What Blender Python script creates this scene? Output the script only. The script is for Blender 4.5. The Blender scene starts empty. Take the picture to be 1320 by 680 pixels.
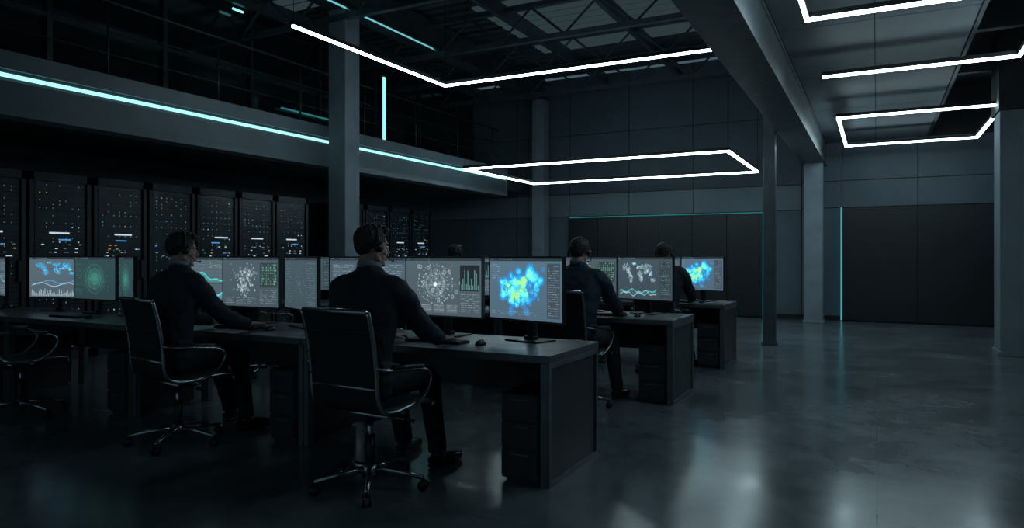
import bpy, bmesh, math, random
import numpy as np
from mathutils import Vector, Matrix
random.seed(7); np.random.seed(7)
S = bpy.context.scene
COL = S.collection
S.view_settings.view_transform = 'Standard'
S.view_settings.exposure = 0.0

# ------------------------------------------------------------ materials
def mat(name, col, rough=.5, metal=0., var=.25, scale=6., bump=0., bscale=40., rvar=0., spec=.5):
    m = bpy.data.materials.new(name); m.use_nodes = True
    nt = m.node_tree; N = nt.nodes; L = nt.links
    p = N['Principled BSDF']
    tc = N.new('ShaderNodeTexCoord')
    n = N.new('ShaderNodeTexNoise'); n.inputs['Scale'].default_value = scale; n.inputs['Detail'].default_value = 5
    L.new(tc.outputs['Object'], n.inputs['Vector'])
    r = N.new('ShaderNodeValToRGB')
    r.color_ramp.elements[0].position = .3; r.color_ramp.elements[1].position = .7
    r.color_ramp.elements[0].color = tuple(c*(1-var) for c in col)+(1,)
    r.color_ramp.elements[1].color = tuple(c*(1+var) for c in col)+(1,)
    L.new(n.outputs['Fac'], r.inputs['Fac']); L.new(r.outputs['Color'], p.inputs['Base Color'])
    p.inputs['Roughness'].default_value = rough; p.inputs['Metallic'].default_value = metal
    p.inputs['Specular IOR Level'].default_value = spec
    if rvar:
        mr = N.new('ShaderNodeMapRange'); mr.inputs['From Min'].default_value = .3; mr.inputs['From Max'].default_value = .7
        mr.inputs['To Min'].default_value = max(0.02, rough-rvar); mr.inputs['To Max'].default_value = rough+rvar
        L.new(n.outputs['Fac'], mr.inputs['Value']); L.new(mr.outputs['Result'], p.inputs['Roughness'])
    if bump:
        n2 = N.new('ShaderNodeTexNoise'); n2.inputs['Scale'].default_value = bscale; n2.inputs['Detail'].default_value = 4
        L.new(tc.outputs['Object'], n2.inputs['Vector'])
        b = N.new('ShaderNodeBump'); b.inputs['Strength'].default_value = bump; b.inputs['Distance'].default_value = .01
        L.new(n2.outputs['Fac'], b.inputs['Height']); L.new(b.outputs['Normal'], p.inputs['Normal'])
    return m
def emis(name, col, st):
    m = bpy.data.materials.new(name); m.use_nodes = True
    nt = m.node_tree; nt.nodes.clear()
    e = nt.nodes.new('ShaderNodeEmission'); o = nt.nodes.new('ShaderNodeOutputMaterial')
    e.inputs['Color'].default_value = tuple(col)+(1,); e.inputs['Strength'].default_value = st
    nt.links.new(e.outputs[0], o.inputs['Surface'])
    return m

M_wall = mat('painted_wall_panel', (.092,.122,.152), .55, var=.12, scale=1.2)
M_wallband = mat('wall_band_panel', (.155,.195,.23), .5, var=.1, scale=1.2)
M_seam = mat('seam_black', (.012,.015,.017), .7)
M_door = mat('dark_door_laminate', (.011,.014,.018), .45, var=.2, scale=2)
M_ceil = mat('ceiling_panel', (.14,.165,.188), .6, var=.12, scale=1.)
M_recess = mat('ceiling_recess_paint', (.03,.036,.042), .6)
M_beam = mat('beam_steel_dark', (.06,.076,.09), .5, var=.2, scale=3)
M_col = mat('column_concrete', (.23,.275,.315), .6, var=.12, scale=3, bump=.1)
M_coldark = mat('column_steel_dark', (.07,.085,.10), .45, var=.2)
M_truss = mat('truss_steel', (.075,.10,.115), .45, metal=.1)
M_roof = mat('roof_deck', (.085,.11,.125), .7)
M_desk = mat('desk_laminate', (.042,.050,.058), .32, var=.15, scale=4, rvar=.05)
M_desktop = mat('desk_top_laminate', (.11,.125,.14), .33, var=.12, scale=5, rvar=.06)
M_trim = mat('desk_trim', (.16,.18,.195), .35, metal=.4)
M_black = mat('black_plastic', (.014,.016,.018), .4)
M_chairmesh = mat('chair_mesh_fabric', (.020,.026,.032), .65, bump=.3, bscale=300)
M_alu = mat('aluminium', (.50,.54,.57), .25, metal=1., var=.08)
M_suit = mat('suit_cloth', (.020,.026,.041), .72, var=.2, bump=.35, bscale=9)
M_suit2 = mat('suit_cloth_navy', (.018,.032,.064), .72, var=.2, bump=.35, bscale=9)
M_trou = mat('trouser_cloth', (.015,.019,.028), .8, bump=.35, bscale=9)
M_skin = mat('skin', (.55,.34,.25), .5, var=.06, scale=30)
M_hair = mat('hair', (.026,.020,.016), .5, var=.4, scale=90, bump=.6, bscale=120)
M_shoe = mat('shoe_leather', (.012,.012,.014), .22)
M_shirt = mat('shirt_cotton', (.30,.34,.40), .8)
M_eyew = mat('eye_white', (.7,.7,.68), .2, var=.02)
M_iris = mat('eye_iris', (.05,.03,.02), .2)
M_rack = mat('rack_steel', (.026,.038,.048), .4, metal=.2)
M_rackin = mat('rack_interior', (.016,.024,.032), .3)
M_racku = mat('rack_unit_face', (.034,.048,.060), .35, metal=.2)
M_glass = mat('dark_glass', (.012,.020,.024), .10, var=.1, spec=.8)
M_slab = mat('balcony_fascia', (.19,.235,.27), .5, var=.12, scale=2)
M_rail = mat('railing_steel', (.045,.060,.070), .4, metal=.3)
E_white = emis('led_white', (.66,.91,1.0), 18)
E_teal = emis('led_teal', (.28,.86,.86), 1.3)
E_tealdim = emis('led_and_reflection_teal', (.06,.42,.45), .35)  # faint wall LED strip, also the painted reflection on the upstairs glass
E_dw = emis('rack_led_white', (.65,.85,.95), .8)
E_dim = emis('rack_led_dim', (.28,.52,.64), .27)
E_dy = emis('rack_led_amber', (.75,.6,.25), .5)
E_dg = emis('rack_led_green', (.2,.7,.6), .45)
E_db = emis('rack_led_blue', (.08,.4,.9), .8)
E_sky = emis('skylight_glow', (.34,.56,.64), .075)

def floor_mat():
    m = bpy.data.materials.new('polished_concrete'); m.use_nodes = True
    nt = m.node_tree; N = nt.nodes; L = nt.links; p = N['Principled BSDF']
    tc = N.new('ShaderNodeTexCoord')
    a = N.new('ShaderNodeTexNoise'); a.inputs['Scale'].default_value = 1.1; a.inputs['Detail'].default_value = 8; a.inputs['Roughness'].default_value = .58; a.inputs['Distortion'].default_value = .5
    b = N.new('ShaderNodeTexNoise'); b.inputs['Scale'].default_value = 5; b.inputs['Detail'].default_value = 6; b.inputs['Roughness'].default_value = .6
    for n in (a,b): L.new(tc.outputs['Object'], n.inputs['Vector'])
    mx = N.new('ShaderNodeMix'); mx.data_type = 'FLOAT'; mx.inputs[0].default_value = .35
    L.new(a.outputs['Fac'], mx.inputs[2]); L.new(b.outputs['Fac'], mx.inputs[3])
    r = N.new('ShaderNodeValToRGB')
    r.color_ramp.elements[0].position = .34; r.color_ramp.elements[1].position = .66
    r.color_ramp.elements[0].color = (.080,.100,.113,1); r.color_ramp.elements[1].color = (.185,.218,.242,1)
    L.new(mx.outputs[0], r.inputs['Fac'])
    br = N.new('ShaderNodeTexBrick'); br.offset = 0; br.inputs['Scale'].default_value = 1
    br.inputs['Brick Width'].default_value = 3.; br.inputs['Row Height'].default_value = 3.
    br.inputs['Mortar Size'].default_value = .005; br.inputs['Mortar Smooth'].default_value = .3
    br.inputs['Color1'].default_value = (1,1,1,1); br.inputs['Color2'].default_value = (.95,.95,.95,1); br.inputs['Mortar'].default_value = (.65,.65,.65,1)
    L.new(tc.outputs['Object'], br.inputs['Vector'])
    mm = N.new('ShaderNodeMix'); mm.data_type = 'RGBA'; mm.blend_type = 'MULTIPLY'; mm.inputs[0].default_value = 1
    L.new(r.outputs['Color'], mm.inputs[6]); L.new(br.outputs['Color'], mm.inputs[7])
    L.new(mm.outputs[2], p.inputs['Base Color'])
    mr = N.new('ShaderNodeMapRange'); mr.inputs['From Min'].default_value = .34; mr.inputs['From Max'].default_value = .66
    mr.inputs['To Min'].default_value = .15; mr.inputs['To Max'].default_value = .25
    L.new(mx.outputs[0], mr.inputs['Value']); L.new(mr.outputs['Result'], p.inputs['Roughness'])
    p.inputs['Specular IOR Level'].default_value = .7
    bu = N.new('ShaderNodeBump'); bu.inputs['Strength'].default_value = .04; bu.inputs['Distance'].default_value = .02
    L.new(b.outputs['Fac'], bu.inputs['Height']); L.new(bu.outputs['Normal'], p.inputs['Normal'])
    return m
M_floor = floor_mat()

# ------------------------------------------------------------ mesh builder
class MB:
    def __init__(s): s.v=[]; s.f=[]; s.m=[]; s.s=[]
    def _add(s, vs, fs, m, sm):
        o=len(s.v); s.v += [tuple(v) for v in vs]
        for f in fs: s.f.append(tuple(i+o for i in f)); s.m.append(m); s.s.append(sm)
    def box(s, a, b, m=0, M=None):
        x0,x1=sorted((a[0],b[0])); y0,y1=sorted((a[1],b[1])); z0,z1=sorted((a[2],b[2]))
        vs=[Vector(p) for p in ((x0,y0,z0),(x1,y0,z0),(x1,y1,z0),(x0,y1,z0),(x0,y0,z1),(x1,y0,z1),(x1,y1,z1),(x0,y1,z1))]
        if M is not None: vs=[M@v for v in vs]
        s._add(vs,[(0,3,2,1),(4,5,6,7),(0,1,5,4),(1,2,6,5),(2,3,7,6),(3,0,4,7)],m,False)
        return s
    def loft(s, rings, m=0, sm=True, cap=True):
        n=len(rings[0]); vs=[p for r in rings for p in r]; fs=[]
        for k in range(len(rings)-1):
            for i in range(n):
                j=(i+1)%n; fs.append((k*n+i,k*n+j,(k+1)*n+j,(k+1)*n+i))
        if cap: fs.append(tuple(reversed(range(n)))); fs.append(tuple((len(rings)-1)*n+i for i in range(n)))
        s._add(vs,fs,m,sm); return s
    def zrings(s, data, n=20, m=0):
        return s.loft([[(cx+rx*math.cos(2*math.pi*i/n), cy+ry*math.sin(2*math.pi*i/n), z) for i in range(n)] for z,cx,cy,rx,ry in data], m)
    def tube(s, pts, r, n=10, m=0, sm=True, flat=1., up=None):
        P=[Vector(p) for p in pts]; R=r if isinstance(r,(list,tuple)) else [r]*len(P)
        rings=[]; u=None
        for i,p in enumerate(P):
            t=(P[min(i+1,len(P)-1)]-P[max(i-1,0)]).normalized()
            if u is None:
                a=Vector(up) if up else (Vector((0,0,1)) if abs(t.z)<.9 else Vector((0,1,0)))
                u=(a-t*a.dot(t)).normalized()
            else: u=(u-t*u.dot(t)).normalized()
            w=t.cross(u)
            rings.append([p+u*(R[i]*flat*math.cos(2*math.pi*k/n))+w*(R[i]*math.sin(2*math.pi*k/n)) for k in range(n)])
        return s.loft(rings,m,sm)
    def ell(s, c, r, m=0, n=16, h=10, M=None):
        vs=[]; fs=[]
        c=Vector(c)
        def T(v):
            v=Vector(v)
            if M is not None: v=M@v
            return c+v
        vs.append(T((0,0,-r[2])))
        for j in range(1,h):
            a=-math.pi/2+math.pi*j/h
            for i in range(n):
                b=2*math.pi*i/n; vs.append(T((r[0]*math.cos(a)*math.cos(b), r[1]*math.cos(a)*math.sin(b), r[2]*math.sin(a))))
        vs.append(T((0,0,r[2])))
        for i in range(n): fs.append((0,1+(i+1)%n,1+i))
        for j in range(h-2):
            for i in range(n):
                a=1+j*n; k=(i+1)%n; fs.append((a+i,a+k,a+n+k,a+n+i))
        a=1+(h-2)*n
        for i in range(n): fs.append((a+i,a+(i+1)%n,len(vs)-1))
        s._add(vs,fs,m,True); return s
    def mesh(s, name, mats):
        me=bpy.data.meshes.new(name); me.from_pydata(s.v,[],s.f)
        for m in mats: me.materials.append(m)
        me.polygons.foreach_set('material_index', s.m); me.polygons.foreach_set('use_smooth', s.s)
        me.update(); return me
def obj(name, me, loc=(0,0,0), rz=0., parent=None, bevel=0.):
    o=bpy.data.objects.new(name, me); COL.objects.link(o)
    o.location=loc; o.rotation_euler=(0,0,rz)
    if parent: o.parent=parent
    if bevel:
        b=o.modifiers.new('bevel','BEVEL'); b.width=bevel; b.segments=2; b.limit_method='ANGLE'; b.angle_limit=math.radians(50)
    return o
def remesh(mb, name, m, voxel, it=4, noise=0., nscale=.05):
    me=mb.mesh(name+'_src',[m]); o=bpy.data.objects.new(name+'_tmp',me); COL.objects.link(o)
    r=o.modifiers.new('r','REMESH'); r.mode='VOXEL'; r.voxel_size=voxel; r.use_smooth_shade=True
    k=o.modifiers.new('s','SMOOTH'); k.factor=.5; k.iterations=it
    if noise:
        t=bpy.data.textures.new(name+'_n','CLOUDS'); t.noise_scale=nscale
        d=o.modifiers.new('d','DISPLACE'); d.texture=t; d.strength=noise; d.mid_level=.5
    dg=bpy.context.evaluated_depsgraph_get(); dg.update()
    out=bpy.data.meshes.new_from_object(o.evaluated_get(dg)); out.name=name
    out.materials.clear(); out.materials.append(m)
    out.polygons.foreach_set('use_smooth',[True]*len(out.polygons))
    out.polygons.foreach_set('material_index',[0]*len(out.polygons))
    bpy.data.objects.remove(o); return out

# ------------------------------------------------------------ room shell
YW=15.5; XL=-10.6; XR=3.2; Y0=-3.0; ZH=5.6; ZL=3.6
obj('floor', MB().box((XL,Y0,-.1),(XR,YW+.2,0)).mesh('floor',[M_floor]))

w=MB(); w.box((XL,YW+.03,0),(XR,YW+.2,ZH),1)
def panel(x0,x1,z0,z1,m=0): w.box((x0+.008,YW,z0+.008),(x1-.008,YW+.05,z1-.008),m)
xs=[-10.6,-9.5,-8.0,-6.56,-5.08,-3.6,-2.12,-1.38]
for a,b in zip(xs[:-1],xs[1:]):
    panel(a,b,0,2.25); panel(a,b,2.25,2.78,2); panel(a,b,2.78,4.2); panel(a,b,4.2,ZH)
xs=[-1.38,-.62,.70,2.0,XR]
for a,b in zip(xs[:-1],xs[1:]):
    panel(a,b,0,2.28); panel(a,b,2.28,2.82,0); panel(a,b,2.82,ZL)
obj('wall_far', w.mesh('wall_far',[M_wall,M_seam,M_wallband]))
obj('wall_left', MB().box((XL-.15,Y0,0),(XL,YW+.2,ZH)).mesh('wall_left',[M_wall]))
w=MB(); w.box((XR,Y0,0),(XR+.15,YW+.2,4.3))
obj('wall_right', w.mesh('wall_right',[M_wall]))
obj('wall_clerestory', MB().box((-1.30,Y0,ZL+.1),(-.92,YW,ZH)).mesh('wall_clerestory',[M_beam]))

c=MB(); c.box((-1.3,Y0,ZL+.02),(.86,YW,ZL+.14),1)
ys=[Y0,-1,1,3.2,5.4,7.6,9.8,12.,14.2,YW]
for a,b in zip(ys[:-1],ys[1:]):
    for x0,x1 in ((-.9,-.02),(-.02,.85)):
        c.box((x0+.006,a+.006,ZL),(x1-.006,b-.006,ZL+.05),0)
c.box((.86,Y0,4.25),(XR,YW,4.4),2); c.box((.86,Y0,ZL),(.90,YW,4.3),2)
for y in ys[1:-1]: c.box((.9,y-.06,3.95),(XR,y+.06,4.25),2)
obj('ceiling_low', c.mesh('ceiling_low',[M_ceil,M_seam,M_recess]))
c=MB(); c.box((XL,Y0,ZH+.06),(-1.3,YW,ZH+.2),0)
y=Y0
while y<YW-.1:
    c.box((XL,y,ZH),(-1.31,y+.14,ZH+.07),0); y+=.28
obj('ceiling_hall', c.mesh('ceiling_hall',[M_roof]))
c=MB()
for k in range(11):
    y=10.3+k*.28
    c.box((-6.2,y,ZH-.03),(-1.9,y+.2,ZH-.005),0)
for k in range(7):
    y=5.6+k*.28
    c.box((-10.4,y+1.5,ZH-.03),(-7.6,y+1.7,ZH-.005),0)
obj('skylight_window', c.mesh('skylight_window',[E_sky]))

b=MB(); b.box((-1.30,Y0,3.12),(-.90,YW,3.16),0); b.box((-1.30,Y0,3.56),(-.90,YW,3.6),0)
b.box((-1.16,Y0,3.16),(-1.02,YW,3.56),0); b.box((-1.295,Y0,3.16),(-.915,YW,3.56),0)
obj('ceiling_beam', b.mesh('ceiling_beam',[mat('beam_paint',(.088,.106,.122),.5)]), bevel=.004)
b=MB(); b.box((-7.4,Y0,5.05),(-7.1,YW,5.09)); b.box((-7.27,Y0,5.09),(-7.23,YW,5.5)); b.box((-7.4,Y0,5.5),(-7.1,YW,5.55))
obj('ceiling_beam', b.mesh('hall_beam',[M_beam]))
b=MB(); b.box((-7.10,6.9,5.03),(-7.08,10.6,5.05))
obj('beam_light_strip', b.mesh('beam_light_strip',[emis('beam_led',(.2,.7,.75),.8)]))

for y in (5.2,8.1,10.4,12.2,14.0):
    t=MB(); x=-10.5
    t.box((-10.55,y-.05,5.42),(-1.32,y+.05,5.5)); t.box((-10.55,y-.05,4.86),(-1.32,y+.05,4.94))
    k=0
    while x<-1.6:
        za,zb=(4.92,5.44) if k%2==0 else (5.44,4.92)
        t.tube([(x,y,za),(x+.6,y,zb)],.022,6,sm=False); x+=.6; k+=1
    obj('roof_truss', t.mesh('roof_truss',[M_truss]))
t=MB()
for x in (-9,-5.6,-3.9,-2.4):
    t.box((x-.04,Y0,5.3),(x+.04,YW,5.36)); t.box((x-.015,Y0,5.36),(x+.015,YW,5.56))
obj('roof_purlins', t.mesh('roof_purlins',[M_truss]))

def column(x,y,s,h,m):
    c=MB(); c.box((x-s/2,y-s/2,0),(x+s/2,y+s/2,h),0); c.box((x-s/2-.02,y-s/2-.02,0),(x+s/2+.02,y+s/2+.02,.05),0)
    obj('support_column', c.mesh('support_column',[m]), bevel=.008)
column(-7.25,8.26,.33,5.05,M_col)
column(-7.2,15.2,.31,5.05,M_col)
column(-1.10,14.9,.34,3.12,M_col)
column(-1.395,10.8,.165,3.84,M_coldark)
c=MB(); c.box((1.42,11.0,0),(1.95,11.5,3.2)); c.box((1.40,10.98,0),(1.97,11.52,.06))
obj('support_column', c.mesh('wide_column',[M_col]), bevel=.008)
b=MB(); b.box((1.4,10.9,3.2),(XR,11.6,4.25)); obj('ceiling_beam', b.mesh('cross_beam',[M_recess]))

d=MB()
xs=[-6.55,-5.81,-5.08,-4.34,-3.6,-2.86,-2.14]
d.box((-6.55,YW-.10,.0),(-2.14,YW-.005,2.2),1)
for a,b_ in zip(xs[:-1],xs[1:]): d.box((a+.006,YW-.13,.03),(b_-.006,YW-.09,2.19),0)
obj('storage_cabinet', d.mesh('storage_cabinet',[M_door,M_seam]))
d=MB(); d.box((-.60,YW-.10,0),(1.98,YW-.005,2.27),1)
for a,b_ in ((-.6,.69),(.69,1.98)): d.box((a+.008,YW-.13,.03),(b_-.008,YW-.09,2.26),0)
obj('door_1', d.mesh('door_1',[M_door,M_seam]))
l=MB(); l.box((-2.125,YW-.10,.02),(-2.10,YW-.01,2.24),0)
l.box((-6.55,YW-.06,2.215),(-2.12,YW-.01,2.235),1)
l.box((-.645,YW-.10,.02),(-.62,YW-.01,2.28),0)
obj('wall_light_strip', l.mesh('wall_light_strip',[emis('strip_teal',(.12,.58,.62),.6),E_tealdim]))
l=MB(); l.box((XL,YW-.02,0),(-6.56,YW,.1)); l.box((-2.1,YW-.02,0),(-.65,YW,.1)); l.box((2.0,YW-.02,0),(XR,YW,.1))
obj('baseboard_far', l.mesh('baseboard_far',[M_door]))

# ------------------------------------------------------------ balcony
b=MB(); XB=-7.6; YE=14.2
b.box((XL+.005,Y0,2.84),(XB-.04,YW-.03,3.17),0)
b.box((XB-.05,Y0,3.15),(XB,YE,3.33),1)
b.box((XB-.12,Y0,3.04),(XB-.05,YE,3.16),3)
b.box((XB-.06,Y0,2.77),(XB-.015,YE,3.04),1)
b.box((XB-.25,Y0,2.69),(XB+.02,YE,2.77),1)
b.box((XB-.06,YE,2.69),(XB-.0,YE+.05,3.33),1)
obj('balcony', b.mesh('balcony',[M_beam,M_slab,M_seam,M_seam]), bevel=.004)
l=MB(); l.box((XB-.049,Y0,3.072),(XB-.012,YE,3.108)); obj('balcony_light_strip', l.mesh('balcony_light_strip',[emis('led_balcony',(.36,.88,.88),1.5)]))
r=MB(); y=Y0+.4
while y<YE:
    r.tube([(XB-.2,y,3.17),(XB-.2,y,4.22)],.014,6); y+=1.5
for z in (4.22,3.92,3.62): r.tube([(XB-.2,Y0,z),(XB-.2,YE,z)],.008 if z<4.2 else .018,6)
obj('balcony_railing', r.mesh('balcony_railing',[M_rail]))
g=MB(); g.box((-9.3,Y0,3.2),(-9.25,YW-.03,5.5),0); y=Y0
while y<YW-.1:
    g.box((-9.32,y,3.2),(-9.2,y+.07,5.5),1); y+=1.6
g.box((-9.32,Y0,4.3),(-9.21,YW-.03,4.36),1)
obj('glass_partition', g.mesh('glass_partition',[M_glass,M_rail]))
l=MB(); l.box((-9.20,8.85,3.87),(-9.17,10.1,3.895)); obj('partition_reflection', l.mesh('partition_reflection',[E_tealdim]))  # glowing bar drawn in place of a teal reflection on the partition glass
l=MB(); l.box((-7.74,9.76,3.17),(-7.70,9.84,4.5),1); l.box((-7.70,9.77,3.25),(-7.675,9.83,4.45),0)
obj('post_light', l.mesh('post_light',[E_teal,M_rail]))
l=MB(); l.tube([(-9.1,7.75,5.25),(-9.1,7.95,5.25)],.02,8,0); l.tube([(-9.1,7.85,5.25),(-9.1,7.85,5.5)],.008,6,1)
obj('spot_light_fixture', l.mesh('spot_light_fixture',[E_teal,M_black]))

# ------------------------------------------------------------ LED frames
def led(name, segs, z, ztop, w=.028, cab=True, em=None):
    l=MB()
    for (x0,y0,x1,y1) in segs:
        a=(min(x0,x1)-w/2,min(y0,y1)-w/2); c2=(max(x0,x1)+w/2,max(y0,y1)+w/2)
        l.box((a[0],a[1],z),(c2[0],c2[1],z+.026),0)
        l.box((a[0]-.006,a[1]-.006,z+.026),(c2[0]+.006,c2[1]+.006,z+.07),1)
        if cab:
            for (x,y) in ((x0,y0),(x1,y1)): l.tube([(x,y,z+.07),(x,y,ztop)],.004,5,1)
    obj(name, l.mesh(name,[em or E_white,M_black]))
def rect(x0,x1,y0,y1): return [(x0,y0,x1,y0),(x1,y0,x1,y1),(x0,y1,x1,y1),(x0,y0,x0,y1)]
led('pendant_light_frame', rect(-.5,1.5,11.2,14.1), 3.3, 3.6, cab=False, w=.04)
led('pendant_light_frame', [(-.53,8.56,1.27,8.56),(1.27,6.9,1.27,8.56)], 3.3, 3.6, cab=False)
led('pendant_light_frame', [(-.53,6.42,1.3,6.42),(-.53,3.5,-.53,6.42),(1.3,3.5,1.3,6.42)], 3.3, 3.6, cab=False)
led('pendant_light_frame', rect(-6.35,-1.9,10.33,13.1), 2.8, 5.5, w=.04)
led('pendant_light_frame', [(-5.65,8.63,-1.5,8.63),(-5.65,5.62,-5.65,8.63)], 3.8, 5.5)

# ------------------------------------------------------------ server racks
def rack_mesh(seed):
    R=random.Random(seed); r=MB(); W=.37; H=2.33
    r.box((-.95,-W,0),(-.05,W,H),0)
    r.box((-.05,-W,0),(0,-W+.05,H),0); r.box((-.05,W-.05,0),(0,W,H),0)
    r.box((-.05,-W,H-.10),(0,W,H),0); r.box((-.05,-W,0),(0,W,.10),0)
    r.box((-.049,-W+.05,.1),(-.035,W-.05,H-.1),1)
    z=.14
    while z<H-.16:
        h=R.choice((.044,.044,.088))
        r.box((-.036,-W+.07,z),(-.022,W-.07,z+h-.008),2)
        if R.random()<.8:
            for k in range(7):
                if R.random()<.5:
                    y=-W+.12+ k*.078; q=.006
                    m=R.choices((3,4,5,6,7),(1,13,.6,1,1.6))[0]
                    r.box((-.022,y,z+.010),(-.018,y+q*1.5,z+.010+q*2.2),m)
        z+=h+.004
    y=R.uniform(-.18,.0)
    r.box((-.02,y,1.58),(-.014,y+.24,1.60),3)
    if R.random()<.7:
        y=R.uniform(-.25,.05); r.box((-.02,y,1.50),(-.014,y+.15,1.515),7)
    for k in range(12):
        y=R.uniform(-.28,.26); zz=R.choice((1.30,1.345,1.39,1.44))
        r.box((-.02,y,zz),(-.014,y+.03,zz+.010),R.choice((5,4,7,3)))
    r.box((.0,W-.09,1.0),(.015,W-.06,1.25),2)
    return r.mesh('server_rack',[M_rack,M_rackin,M_racku,E_dw,E_dim,E_dy,E_dg,E_db])
rm=[rack_mesh(i) for i in range(5)]
y=2.75; k=0
while y<13.3:
    if abs(y-9.77)>.5: obj('server_rack', rm[k%5], (-9.05,y,0))
    y+=.78; k+=1

# ------------------------------------------------------------ desks
DZ=.74; DD=.78
def desk(x0,x1,y0,end=False,first=False):
    d=MB(); y1=y0+DD
    d.box((x0+.004,y0,DZ-.045),(x1-.004 if not end else x1,y1,DZ),1)
    d.box((x0+.004,y0-.004,DZ-.040),(x1-.004,y0,DZ-.006),2)
    if end:
        d.box((x1-.05,y0+.005,.0),(x1-.012,y1-.01,DZ-.045),0)
        for a,b_ in (((x1-.012,y0+.005,0),(x1,y0+.035,DZ-.045)),((x1-.012,y1-.04,0),(x1,y1-.01,DZ-.045)),
                     ((x1-.012,y0+.035,0),(x1,y1-.04,.03)),((x1-.012,y0+.035,DZ-.075),(x1,y1-.04,DZ-.045))):
            d.box(a,b_,2)
        d.box((x1-.054,y0+.001,0),(x1-.008,y0+.006,DZ-.045),2)
    else:
        for yy in (y0+.02,y1-.07): d.box((x1-.045,yy,0),(x1-.005,yy+.05,DZ-.045),2)
        d.box((x1-.04,y0+.07,DZ-.09),(x1-.01,y1-.07,DZ-.045),2)
    for yy in (y0+.02,y1-.07): d.box((x0+.005,yy,0),(x0+.045,yy+.05,DZ-.045),2)
    d.box((x0+.04,y1-.05,.38),(x1-.05,y1-.03,DZ-.045),0)
    px1=x1-.075; px0=px1-.24
    d.box((px0,y0+.03,.02),(px1,y1-.12,.51),0)
    for z in (.04,.20,.36): d.box((px0+.006,y0+.012,z),(px1-.006,y0+.03,z+.145),0)
    for z in (.16,.32,.475): d.box((px0+.06,y0+.004,z),(px1-.06,y0+.012,z+.008),2)
    d.box((px0+.02,y0+.05,0),(px1-.02,y1-.14,.02),0)
    obj('office_desk', d.mesh('office_desk',[M_desk,M_desktop,M_trim]), bevel=.003)
R1=3.53; R2=6.0; R3=8.2
xe=-1.62
for k in range(4):
    wd=1.86 if k<3 else 1.6
    desk(xe-wd,xe,R1,end=(k==0)); xe-=wd
for yr,x in ((R2,-1.57),(R3,-1.55)):
    for k in range(3): desk(x-1.75,x,yr,end=(k==0)); x-=1.75

# ------------------------------------------------------------ screens
GW,GH=176,110
def canvas(bg):
    a=np.zeros((GH,GW,3)); a[:]=bg
    a*= (1+.05*np.linspace(1,-1,GH))[:,None,None]; return a
YY,XX=np.mgrid[0:GH,0:GW]
def rct(a,x0,y0,x1,y1,c,al=1.):
    s=a[int(y0):int(y1),int(x0):int(x1)]; s[:]=s*(1-al)+np.array(c)*al
def disk(a,x,y,r,c,al=1.):
    m=np.clip(r+.5-np.hypot(XX-x,YY-y),0,1)[...,None]*al; a[:]=a*(1-m)+np.array(c)*m
def ring(a,x,y,r,c,al=1.,w=.8):
    m=np.clip(w+.5-abs(np.hypot(XX-x,YY-y)-r),0,1)[...,None]*al; a[:]=a*(1-m)+np.array(c)*m
def line(a,x0,y0,x1,y1,c,al=1.,w=.5):
    n=int(max(abs(x1-x0),abs(y1-y0))*1.2)+1
    for t in np.linspace(0,1,n):
        x=int(round(x0+(x1-x0)*t)); y=int(round(y0+(y1-y0)*t))
        if 0<=x<GW and 0<=y<GH: a[y,x]=a[y,x]*(1-al)+np.array(c)*al
def text(a,x0,y0,x1,y1,c,dy=4,al=.7,seed=0):
    R=random.Random(seed+int(x0*31+y0)); y=y0
    while y<y1-1:
        x=x0
        while x<x1-2:
            l=R.randint(2,7)
            if R.random()<.75: rct(a,x,y,min(x+l,x1),y+1.5,c,al*R.uniform(.5,1))
            x+=l+1.5
        y+=dy
def frame(a,c=(95,112,118)):
    rct(a,0,0,GW,6,(42,52,58)); text(a,3,2,60,4,(160,175,180),dy=3)
def s_heat():
    BGc=(74,98,114)
    a=canvas(BGc); frame(a); R=np.random.RandomState(11)
    f=np.zeros((GH,GW)); h=np.zeros((GH,GW))
    pts=[(36,64),(48,46),(56,72),(68,36),(72,56),(84,46),(94,64),(100,30),(110,50),(64,86),(88,78),(114,68),(50,58),(80,60),(98,46),(32,50),(122,34),(106,24),(60,48),(76,70)]
    for cx,cy in pts:
        for _ in range(6):
            s=R.uniform(1.8,5.5); x=cx+R.normal(0,7); y=cy+R.normal(0,6)
            f+=R.uniform(.3,.7)*np.exp(-((XX-x)**2+(YY-y)**2)/(2*s*s))
    for cx,cy in ((50,56),(74,58),(84,44),(66,70),(98,58),(92,40)):
        for _ in range(5):
            s=R.uniform(1.5,4); x=cx+R.normal(0,6); y=cy+R.normal(0,5)
            h+=R.uniform(.3,.6)*np.exp(-((XX-x)**2+(YY-y)**2)/(2*s*s))
    n=R.rand(GH//2+2,GW//2+2); n=np.kron(n,np.ones((2,2)))[:GH,:GW]; f=f*(.6+.7*n); h=h*(.6+.8*n)
    st=[(0,BGc),(.18,(70,118,155)),(.34,(45,118,195)),(.65,(50,170,220)),(.95,(80,215,222)),(1.5,(125,232,205))]
    xs=[q[0] for q in st]
    for ch in range(3): a[...,ch]=np.where(f>.14,np.interp(f,xs,[q[1][ch] for q in st]),a[...,ch])
    k=np.clip((h-.20)/.55,0,1)[...,None]*np.clip(f*1.5,0,1)[...,None]; a[:]=a*(1-k)+np.array((175,236,115))*k
    rct(a,142,10,172,104,(58,72,82)); text(a,145,14,170,102,(160,180,190),dy=4)
    text(a,6,12,26,40,(150,170,180)); text(a,6,96,120,104,(140,160,170)); return a
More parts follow.
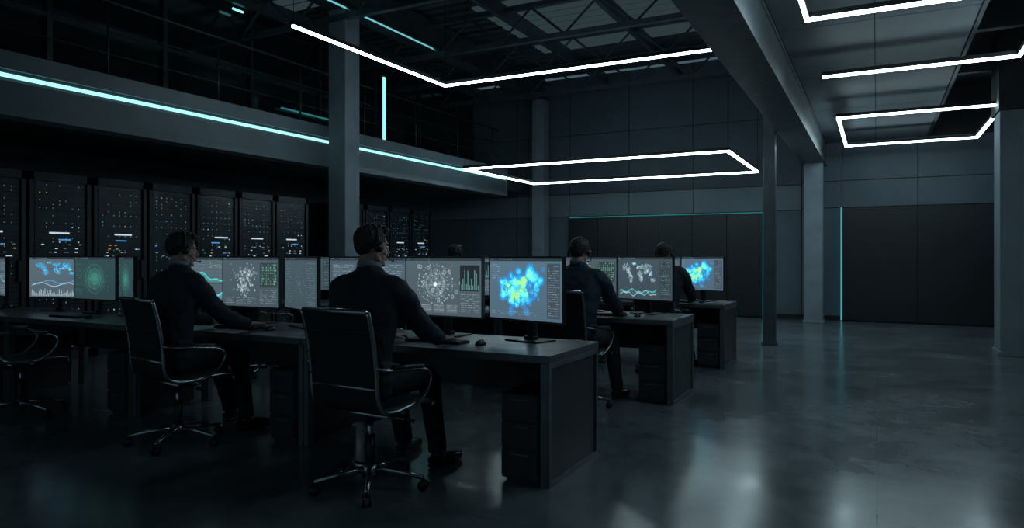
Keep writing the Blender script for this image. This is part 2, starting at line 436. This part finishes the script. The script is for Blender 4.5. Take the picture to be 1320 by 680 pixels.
def s_net():
    a=canvas((70,84,92)); frame(a); R=random.Random(5)
    for _ in range(70):
        t=R.uniform(0,6.28); r=R.gauss(28,9); line(a,70,50,70+r*math.cos(t)*1.15,50+r*math.sin(t),(150,170,175),.25)
    for r,n in ((10,14),(18,26),(27,40),(36,48)):
        for k in range(n):
            t=6.28*k/n+R.uniform(-.05,.05); rr=r+R.uniform(-2,2)
            disk(a,70+rr*1.15*math.cos(t),50+rr*math.sin(t),R.choice((.5,.7,1.2)),(195,208,212),.85)
    ring(a,70,50,22,(150,170,175),.6); disk(a,70,50,4,(215,225,225))
    for k in range(12):
        x=10+R.random()*120; y=14+R.random()*70; ring(a,x,y,3,(165,180,184),.7)
    rct(a,128,14,172,62,(30,37,41))
    for k in range(11):
        h=R.randint(6,38); rct(a,131+k*3.7,60-h,133+k*3.7,60,(85,125,125))
    text(a,130,68,172,104,(165,180,184))
    for k in range(4): rct(a,6+k*30,88,32+k*30,104,(84,98,104)); text(a,8+k*30,90,31+k*30,103,(175,190,192),dy=4,seed=k)
    return a
def continents(a,x0,y0,w,h,col,dots,al=.8,seed=1):
    R=random.Random(seed)
    blobs=[(.18,.25,.10,.12),(.24,.38,.06,.08),(.30,.62,.05,.15),(.28,.50,.03,.05),(.50,.24,.06,.07),(.53,.50,.07,.14),(.56,.64,.04,.09),(.68,.24,.15,.11),(.74,.36,.08,.08),(.66,.42,.04,.06),(.84,.68,.06,.06),(.38,.12,.04,.04),(.80,.48,.03,.05)]
    for bx,by,rx,ry in blobs:
        for _ in range(int(260*(rx+ry))):
            t=R.uniform(0,6.28); q=math.sqrt(R.random())
            disk(a,x0+(bx+rx*q*math.cos(t))*w,y0+(by+ry*q*math.sin(t))*h,R.choice((1.,1.6,2.1)),col,al)
    for _ in range(dots):
        bx,by,rx,ry=R.choice(blobs); disk(a,x0+(bx+R.gauss(0,rx*.6))*w,y0+(by+R.gauss(0,ry*.6))*h,R.choice((.6,1.,1.6)),R.choice(((220,235,235),(120,220,220),(70,170,220))),.9)
def s_map():
    a=canvas((58,72,82)); frame(a)
    continents(a,6,8,130,74,(128,150,158),60,.6,seed=4)
    for j,(c,al) in enumerate((((90,215,200),1),((50,150,180),.9),((200,215,210),.8))):
        p=None
        for x in range(8,128,2):
            y=90+5*math.sin(x*.09+j*1.5)+3*math.sin(x*.23+j)+j*1.5
            if p: line(a,p[0],p[1],x,y,c,al); line(a,p[0],p[1]+1,x,y+1,c,al*.5)
            p=(x,y)
    rct(a,138,10,172,104,(50,60,67)); text(a,141,14,170,100,(120,190,180),dy=5); return a
def s_wave():
    a=canvas((72,88,96)); frame(a)
    for k in range(6): line(a,8,16+k*8,168,16+k*8,(100,115,120),.6)
    for x in range(8,168):
        for base,c,amp,ph in ((44,(60,200,190),9,0),(88,(90,215,225),8,2)):
            y=base+amp*math.sin(x*.055+ph)+3*math.sin(x*.17+ph)
            for yy in range(int(y),base+14):
                al=.55*(1-(yy-y)/(base+14-y+1)); a[yy,x]=a[yy,x]*(1-al)+np.array(c)*al
            a[int(y),x]=np.array(c)*1.1
            a[int(y)+1,x]=np.array(c)
    line(a,0,60,GW,60,(40,50,54)); text(a,120,10,168,26,(180,195,198)); text(a,8,62,60,70,(180,195,198)); return a
def s_cluster():
    a=canvas((66,80,88)); frame(a); R=random.Random(12)
    for _ in range(240):
        cx,cy,s=R.choice(((55,40,12),(75,58,9),(88,34,9),(64,70,6)))
        disk(a,R.gauss(cx,s*1.2),R.gauss(cy,s),R.choice((.7,1.1,1.6,2.4)),R.choice(((195,210,212),(155,173,177),(120,140,145))),.65)
    rct(a,118,12,172,66,(48,60,65))
    for i in range(9):
        for j in range(8):
            if R.random()<.7: rct(a,121+i*5.6,15+j*6,124+i*5.6,18+j*6,(110,190,150),R.uniform(.3,.8))
    text(a,118,72,172,104,(170,185,188))
    for k in range(3): text(a,8+k*36,90,38+k*36,104,(170,185,188),seed=k)
    return a
def s_table():
    a=canvas((60,76,86)); frame(a)
    for r in range(3):
        for q in range(3):
            rct(a,6+q*56,12+r*32,58+q*56,40+r*32,(72,88,98)); text(a,9+q*56,15+r*32,56+q*56,38+r*32,(150,195,205),dy=4,seed=r*3+q)
    p=None
    for x in range(8,166,3):
        y=60+8*math.sin(x*.05)+random.uniform(-3,3)
        if p: line(a,p[0],p[1],x,y,(150,220,225))
        p=(x,y)
    return a
def s_slate():
    a=canvas((60,76,84)); frame(a); R=random.Random(21)
    for _ in range(150): disk(a,R.gauss(70,24),R.gauss(52,16),R.choice((.6,1.)),(105,135,138),.55)
    text(a,8,12,40,100,(110,140,145),dy=6); text(a,120,12,168,100,(115,145,150),dy=5); return a
def s_green():
    a=canvas((42,64,68)); frame(a); R=random.Random(3)
    g=np.exp(-((XX-88)**2/900+(YY-55)**2/450)); a+= g[...,None]*np.array((14,52,38))
    for _ in range(160): disk(a,R.gauss(88,26),R.gauss(56,18),R.choice((.5,.7,1.2)),(90,165,135),.5)
    for r in (14,26,38): ring(a,88,56,r,(80,150,130),.35)
    text(a,6,12,34,100,(90,140,130),dy=6); return a
def s_dash():
    a=canvas((76,92,102)); frame(a); R=random.Random(9)
    continents(a,8,8,160,52,(60,150,200),50,.7,seed=9)
    for j in range(3):
        p=None
        for x in range(8,168,2):
            y=68+5*math.sin(x*.07+j)+j*3
            if p: line(a,p[0],p[1],x,y,((80,200,215),(60,120,190),(210,220,220))[j])
            p=(x,y)
    for k in range(40): h=R.randint(3,20); rct(a,8+k*4,106-h,10+k*4,106,(170,190,195),.8)
    return a
M_scr=bpy.data.materials.new('screen_display'); M_scr.use_nodes=True
nt=M_scr.node_tree; nt.nodes.clear()
at=nt.nodes.new('ShaderNodeAttribute'); at.attribute_name='disp'
em=nt.nodes.new('ShaderNodeEmission'); em.inputs['Strength'].default_value=1.3
gl=nt.nodes.new('ShaderNodeBsdfGlossy'); gl.inputs['Roughness'].default_value=.25; gl.inputs['Color'].default_value=(.03,.03,.03,1)
ad=nt.nodes.new('ShaderNodeAddShader'); ou=nt.nodes.new('ShaderNodeOutputMaterial')
nt.links.new(at.outputs['Color'],em.inputs['Color']); nt.links.new(em.outputs[0],ad.inputs[0]); nt.links.new(gl.outputs[0],ad.inputs[1]); nt.links.new(ad.outputs[0],ou.inputs['Surface'])
MW,MH=.67,.43
def screen_mesh(img,name):
    w,h=MW-.020,MH-.024
    u=np.linspace(-w/2,w/2,GW); v=np.linspace(h/2,-h/2,GH)
    vs=np.zeros((GH,GW,3)); vs[...,0]=u[None,:]; vs[...,2]=v[:,None]
    idx=np.arange(GH*GW).reshape(GH,GW)
    f=np.stack([idx[:-1,:-1],idx[1:,:-1],idx[1:,1:],idx[:-1,1:]],-1).reshape(-1,4)
    me=bpy.data.meshes.new(name); me.from_pydata(vs.reshape(-1,3).tolist(),[],f.tolist())
    a=np.clip(img,0,255)/255; a=np.where(a<=.04045,a/12.92,((a+.055)/1.055)**2.4)
    c=np.ones((GH*GW,4)); c[:,:3]=a.reshape(-1,3)
    at=me.color_attributes.new('disp','FLOAT_COLOR','POINT'); at.data.foreach_set('color',c.ravel())
    me.materials.append(M_scr); return me
SC={k:screen_mesh(f(),'screen_'+k) for k,f in dict(heat=s_heat,net=s_net,map=s_map,wave=s_wave,cluster=s_cluster,table=s_table,green=s_green,dash=s_dash,slate=s_slate).items()}
b=MB()
b.box((-MW/2,-.008,-MH/2),(MW/2,.022,MH/2),0)
t=.006
for a_,c_ in (((-MW/2,-.012,MH/2-t),(MW/2,-.008,MH/2)),((-MW/2,-.012,-MH/2),(MW/2,-.008,-MH/2+.013)),((-MW/2,-.012,-MH/2),(-MW/2+t,-.008,MH/2)),((MW/2-t,-.012,-MH/2),(MW/2,-.008,MH/2))): b.box(a_,c_,1)
b.box((-.16,.022,-.12),(.16,.045,.12),0)
body=b.mesh('monitor_body',[M_black,M_trim])
MZ=.345
b=MB(); b.box((-.03,.045,-.32),(.03,.07,.05),0); b.box((-.14,-.05,-MZ),(.14,.15,-MZ+.010),0); b.box((-.04,.03,-MZ+.01),(.04,.085,-.315),0)
stand=b.mesh('monitor_stand',[M_black])
def monitor(x,y,rot,kind,z=DZ+MZ):
    e=bpy.data.objects.new('computer_monitor',None); COL.objects.link(e); e.location=(x,y,z); e.rotation_euler=(0,0,math.radians(rot))
    e.empty_display_size=.1
    obj('housing',body,parent=e,bevel=.002); obj('stand',stand,parent=e,bevel=.002); obj('screen',SC[kind],loc=(0,-.0095,0),parent=e)
Y=4.12
for x,rot,k in ((-2.05,-17,'heat'),(-2.71,-3,'net'),(-3.38,10,'table'),(-4.03,-24,'slate'),(-4.62,0,'cluster'),(-5.26,10,'wave'),
                (-6.23,-22,'green'),(-6.76,0,'green'),(-7.42,14,'dash'),(-8.42,-16,'table')):
    monitor(x,Y if abs(rot)<15 else Y-.03,rot,k)
for x,rot,k in ((-2.00,-20,'map'),(-2.60,-4,'cluster'),(-3.24,8,'dash'),(-3.95,-18,'net'),(-4.6,0,'wave'),(-5.6,-10,'table'),(-6.3,4,'map')): monitor(x,6.58,rot,k)
for x,rot,k in ((-1.95,-22,'heat'),(-2.52,-4,'table'),(-3.16,8,'map'),(-3.9,-12,'net'),(-4.55,0,'cluster'),(-5.5,-6,'wave'),(-6.2,4,'table')): monitor(x,8.78,rot,k)

k=MB(); k.box((-.21,-.065,0),(.21,.065,.014),0)
for i in range(15):
    for j in range(5): k.box((-.2+i*.0268,-.058+j*.0235,.014),(-.2+i*.0268+.023,-.058+j*.0235+.02,.019),1)
kb=k.mesh('keyboard',[M_black,mat('keycaps',(.05,.055,.06),.5)])
k=MB(); k.ell((0,0,.0),(.03,.052,.034),0); k.box((-.002,.015,.028),(.002,.035,.0335),1)
for i,v in enumerate(k.v):
    if v[2]<0: k.v[i]=(v[0],v[1],0.0)
ms=k.mesh('computer_mouse',[M_black,M_trim])
for (x,y) in ((-2.55,R1+.27),(-4.40,R1+.28),(-6.6,R1+.25),(-2.3,R2+.26),(-4.3,R2+.26),(-2.2,R3+.26),(-5.0,R3+.26)):
    obj('keyboard',kb,(x,y,DZ)); obj('computer_mouse',ms,(x+.33,y-.0,DZ))

# ------------------------------------------------------------ office chair
def smooth_path(pts, n=6):
    P=[Vector(p) for p in pts]; out=[]
    for i in range(len(P)-1):
        p0=P[max(i-1,0)];p1=P[i];p2=P[i+1];p3=P[min(i+2,len(P)-1)]
        for k in range(n):
            t=k/n; out.append(.5*((2*p1)+(p2-p0)*t+(2*p0-5*p1+4*p2-p3)*t*t+(3*p1-p0-3*p2+p3)*t**3))
    out.append(P[-1]); return out
ch=MB(); prof=[(0,.25,.435),(0,.235,.47),(0,.10,.475),(0,-.08,.458),(0,-.19,.475),(0,-.235,.54),(0,-.25,.70),(0,-.275,.86),(0,-.315,1.01)]
sp=smooth_path(prof,5); W=.225; rings=[]
for i,p in enumerate(sp):
    t=(sp[min(i+1,len(sp)-1)]-sp[max(i-1,0)]).normalized(); nrm=Vector((0,-t.z,t.y))
    ring_=[]
    for s_ in (1,-1):
        for kx in (range(-4,5) if s_==1 else range(4,-5,-1)):
            x=kx/4*W; sag=-.012*(1-(kx/4)**2)
            ring_.append(Vector((x,p.y,p.z))+nrm*(sag+s_*.008))
    rings.append(ring_)
ch.loft(rings,0)
for s_ in (-1,1):
    ch.tube([(s_*(W+.008),p.y,p.z) for p in sp],.013,8,1)
    arm=smooth_path([(s_*.235,-.255,.72),(s_*.275,-.22,.705),(s_*.285,-.05,.69),(s_*.285,.10,.67),(s_*.285,.155,.62),(s_*.28,.12,.54),(s_*.262,.04,.475),(s_*.235,.0,.462)],5)
    ch.tube(arm,.013,8,1,flat=.6)
    ch.tube([(s_*.285,-.17,.712),(s_*.285,.08,.690)],.019,8,2,flat=.6)
ch.tube([(-W,-.315,1.01),(W,-.315,1.01)],.016,8,1)
ch.tube([(-W,-.24,.60),(W,-.24,.60)],.012,8,1); ch.tube([(-W,.0,.44),(W,.0,.44)],.014,8,1); ch.tube([(-W,-.14,.44),(W,-.14,.44)],.014,8,1)
for z,y in ((.66,-.262),(.78,-.278),(.90,-.302)): ch.box((-W,y-.004,z),(W,y,z+.006),2)
ch.box((-.09,-.16,.395),(.09,.06,.435),2); ch.tube([(.09,-.02,.41),(.26,-.02,.405)],.006,6,1); ch.tube([(.24,-.02,.405),(.30,-.02,.405)],.012,8,2)
ch.tube([(0,-.03,.40),(0,-.03,.22)],.018,12,1); ch.tube([(0,-.03,.30),(0,-.03,.07)],.028,12,2); ch.tube([(0,-.03,.13),(0,-.03,.065)],.045,14,1)
for i in range(5):
    a=2*math.pi*i/5+.35; c_,s2=math.cos(a),math.sin(a)
    ch.tube([(0.03*c_,-.03+.03*s2,.105),(.17*c_,-.03+.17*s2,.095),(.31*c_,-.03+.31*s2,.07)],[.022,.018,.014],8,1)
    x,y=.31*c_,-.03+.31*s2
    ch.tube([(x,y,.075),(x,y,.045)],.008,6,2)
    for o_ in (-.016,.016):
        ox,oy=-s2*o_,c_*o_
        ch.tube([(x+ox*.55,y+oy*.55,.028),(x+ox*1.5,y+oy*1.5,.028)],.028,12,2)
chair_me=ch.mesh('office_chair',[M_chairmesh,M_alu,M_black])
def chair(x,y,rz=0): return obj('office_chair',chair_me,(x,y,0),math.radians(rz))

# ------------------------------------------------------------ seated man
def mirror(p,s): return (p[0]*s,p[1],p[2])
def jacket(m):
    j=MB()
    j.zrings([(.485,0,-.02,.16,.11),(.52,0,-.02,.20,.145),(.62,0,-.03,.207,.152),(.72,0,-.03,.203,.143),(.85,0,-.015,.217,.144),(.97,0,.01,.236,.150),(1.07,0,.03,.240,.144),
              (1.14,0,.045,.224,.122),(1.18,0,.055,.175,.096),(1.21,0,.06,.105,.078),(1.235,0,.065,.070,.066)],24)
    for s in (1,-1):
        j.ell(mirror((.200,.05,1.108),s),(.075,.083,.074)); j.ell(mirror((.150,.05,1.142),s),(.105,.080,.052))
        j.tube([mirror(p,s) for p in ((.190,.05,1.115),(.232,.072,1.07),(.252,.13,.98),(.268,.20,.895),(.272,.245,.862),(.260,.31,.840),(.230,.41,.812),(.210,.475,.795))],
               [.070,.072,.067,.062,.061,.058,.050,.042],14)
        # rolled collar, lapels and pocket flaps
        j.tube([mirror(p,s) for p in ((0,-.012,1.232),(.045,.008,1.236),(.070,.07,1.226),(.066,.14,1.17),(.045,.178,1.07),(.015,.175,.95))],[.013,.013,.013,.013,.012,.010],8)
        j.box(mirror((.205,-.09,.66),s),mirror((.222,.06,.70),s))
    return remesh(j,'jacket',m,.010,3,noise=.022,nscale=.075)
J1=jacket(M_suit); J2=jacket(M_suit2)
t=MB(); t.ell((0,-.02,.565),(.19,.155,.098))
KN={1:(.15,.455,.555),-1:(-.13,.45,.56)}; AN={1:(.20,.47,.11),-1:(-.15,.60,.11)}
for s in (1,-1):
    k_,a_=Vector(KN[s]),Vector(AN[s])
    t.tube([(s*.09,-.03,.57),(s*.10,.12,.568),tuple(Vector((s*.12,.30,.565))),tuple(k_+Vector((0,-.04,.0)))],[.092,.092,.082,.071],16)
    t.ell(k_+Vector((0,-.012,-.004)),(.069,.066,.066))
    t.tube([k_+Vector((0,.0,-.01)),k_.lerp(a_,.3)+Vector((0,-.012,0)),k_.lerp(a_,.65)+Vector((0,-.006,0)),a_+Vector((0,.0,-.02))],[.065,.067,.062,.058],16)
TR=remesh(t,'trousers',M_trou,.012,4,noise=.016,nscale=.08)
sh=MB()
for s in (1,-1):
    a_=Vector(AN[s]); ang=math.radians(-8*s)
    D=Vector((math.sin(-ang),math.cos(ang),0))
    q=lambda f,z: a_+D*f+Vector((0,0,z-a_.z))
    sh.tube([q(-.065,.045),q(-.03,.05),q(.05,.048),q(.12,.04),(q(.18,.034)),q(.215,.030)],[.030,.040,.043,.046,.040,.022],14,flat=.78)
    sh.tube([q(0,.05),q(-.005,.115)],[.042,.038],12)
    sh.tube([q(-.065,.012),q(.05,.012),q(.13,.012),q(.20,.012)],[.032,.034,.044,.030],12,flat=.36)
SH=remesh(sh,'shoes',M_shoe,.006,3)
hd=MB()
hd.ell((0,-.012,.028),(.074,.094,.086)); hd.ell((0,.028,-.03),(.060,.062,.080)); hd.ell((0,.045,-.085),(.038,.038,.028))
hd.ell((0,.055,.028),(.055,.03,.03)); hd.tube([(0,.088,.012),(0,.102,-.012),(0,.112,-.030)],[.008,.010,.014],8); hd.ell((0,.099,-.036),(.017,.012,.009))
hd.ell((0,.086,-.060),(.024,.012,.006)); hd.ell((0,.084,-.070),(.020,.012,.007)); hd.ell((0,.078,-.100),(.018,.014,.013))
for s in (1,-1):
    hd.ell((s*.078,-.006,-.008),(.011,.021,.032),M=Matrix.Rotation(.25*s,3,'Z')); hd.ell((s*.035,.058,-.028),(.022,.022,.018)); hd.tube([(s*.015,.086,.022),(s*.045,.076,.022)],.007,8)
    hd.tube([(s*.055,-.01,-.05),(s*.045,.03,-.085)],.018,8)
hd.tube([(0,-.015,-.04),(0,-.022,-.10),(0,-.035,-.19)],[.055,.056,.064],16)
HD=remesh(hd,'head',M_skin,.005,2)
ha=MB(); ha.ell((0,-.020,.042),(.081,.099,.090)); ha.ell((0,-.055,.004),(.067,.055,.060)); ha.ell((0,.025,.092),(.058,.068,.042)); ha.ell((.02,.055,.100),(.04,.035,.026))
for s in (1,-1): ha.tube([(s*.070,.012,.04),(s*.072,.016,.002)],[.014,.009],8)
HA=remesh(ha,'hair',M_hair,.005,1,noise=.014,nscale=.018)
ey=MB()
for s in (1,-1): ey.ell((s*.031,.074,.002),(.012,.012,.010),0); ey.ell((s*.031,.0835,.002),(.0055,.004,.0055),1); ey.tube([(s*.016,.090,.021),(s*.032,.089,.026),(s*.048,.077,.021)],.0035,6,2)
EY=ey.mesh('eyes',[M_eyew,M_iris,M_hair])
hs=MB(); hs.tube([(.094*math.cos(a),-.012,.005+.128*math.sin(a)) for a in np.linspace(0,math.pi,18)],.005,8,0,flat=1.6)
for s in (1,-1): hs.tube([(s*.086,-.006,-.006),(s*.104,-.008,-.006)],[.027,.024],16,0)
hs.tube(smooth_path([(.098,.0,-.022),(.095,.05,-.055),(.070,.095,-.075),(.045,.115,-.072)],4),.0035,6,0); hs.ell((.043,.117,-.072),(.010,.008,.008),0)
HS=hs.mesh('headset',[M_black])
def hand(s):
    h=MB()
    def mp(p): return (p[0]*s,p[1],p[2])
    h.tube([mp(p) for p in ((.0,-.05,.0),(0,-.01,.0),(0,.03,.002),(0,.065,.002),(0,.09,-.002))],[.026,.027,.036,.040,.036],14,flat=.42,up=(0,0,1))
    for x,L_,dx in ((-.030,.070,-.006),(-.010,.080,-.001),(.011,.074,.003),(.030,.056,.008)):
        h.tube([mp(p) for p in ((x*.9,.06,.0),(x,.088,.002),(x+dx*.5,.088+L_*.45,.002),(x+dx,.088+L_*.78,-.014),(x+dx,.088+L_*.95,-.026))],[.009,.0095,.0088,.0080,.0065],10)
    h.tube([mp(p) for p in ((-.018,.015,-.004),(-.040,.045,-.008),(-.052,.075,-.014),(-.050,.100,-.022))],[.014,.012,.0105,.008],10)
    return remesh(h,'hand',M_skin,.0034,2)
HR=hand(1); HL=hand(-1)
cf=MB()
for s in (1,-1): cf.tube([(s*.213,.462,.797),(s*.207,.488,.791)],.033,14)
cf.tube([(.066*math.cos(a),.062+.066*math.sin(a),1.250-.012*math.sin(a)) for a in np.linspace(-3.6,.45,22)],.007,8,flat=2.2)
CF=cf.mesh('shirt',[M_shirt])
def man(x,y,rz=0,head=-10,J=None,zh=1.345,sc=1.0,nod=0):
    e=bpy.data.objects.new('seated_man',None); COL.objects.link(e); e.location=(x,y,0); e.rotation_euler=(0,0,math.radians(rz)); e.empty_display_size=.2
    obj('jacket',J or J1,parent=e); obj('trousers',TR,parent=e); obj('shoes',SH,parent=e); obj('shirt',CF,parent=e)
    h=bpy.data.objects.new('head_group',None); COL.objects.link(h); h.parent=e; h.location=(0,.085,zh); h.rotation_euler=(math.radians(nod),0,math.radians(head))
    for n_,me in (('head',HD),('hair',HA),('eyes',EY),('headset',HS)): obj(n_,me,parent=h)
    for n_,me,s in (('hand_right',HR,1),('hand_left',HL,-1)):
        o=obj(n_,me,(s*.206,.494,.788),parent=e); o.rotation_euler=(math.radians(-3),0,math.radians(9*s))
    return e
man(-2.61,3.13,0,-22,J1,zh=1.355,nod=-4); chair(-2.53,3.13,-2)
man(-4.43,3.24,-4,-16,J1,zh=1.345,nod=-6); chair(-4.31,3.24,-10)
man(-2.33,5.62,-3,4,J2,zh=1.335,nod=-6); chair(-2.33,5.62,-6)
man(-2.17,7.80,-2,0,J1,zh=1.33); chair(-2.17,7.80,-4)
man(-5.00,7.80,0,0,J1,zh=1.33); chair(-5.00,7.80,0)
chair(-6.20,3.20,-14); chair(-4.25,5.6,10); chair(-6.0,5.55,-8); chair(-3.6,7.8,6)

# ------------------------------------------------------------ world + camera
w=bpy.data.worlds.new('World'); S.world=w; w.use_nodes=True
bg=w.node_tree.nodes['Background']; bg.inputs['Color'].default_value=(.42,.72,.90,1); bg.inputs['Strength'].default_value=.13
cam=bpy.data.cameras.new('Camera'); co=bpy.data.objects.new('Camera',cam); COL.objects.link(co); S.camera=co
co.location=(0,0,1.3); co.rotation_euler=(math.radians(90),0,math.radians(27.7))
cam.sensor_width=36; cam.lens=896/1320*36; cam.shift_y=-10/1320; cam.clip_start=.05; cam.clip_end=100
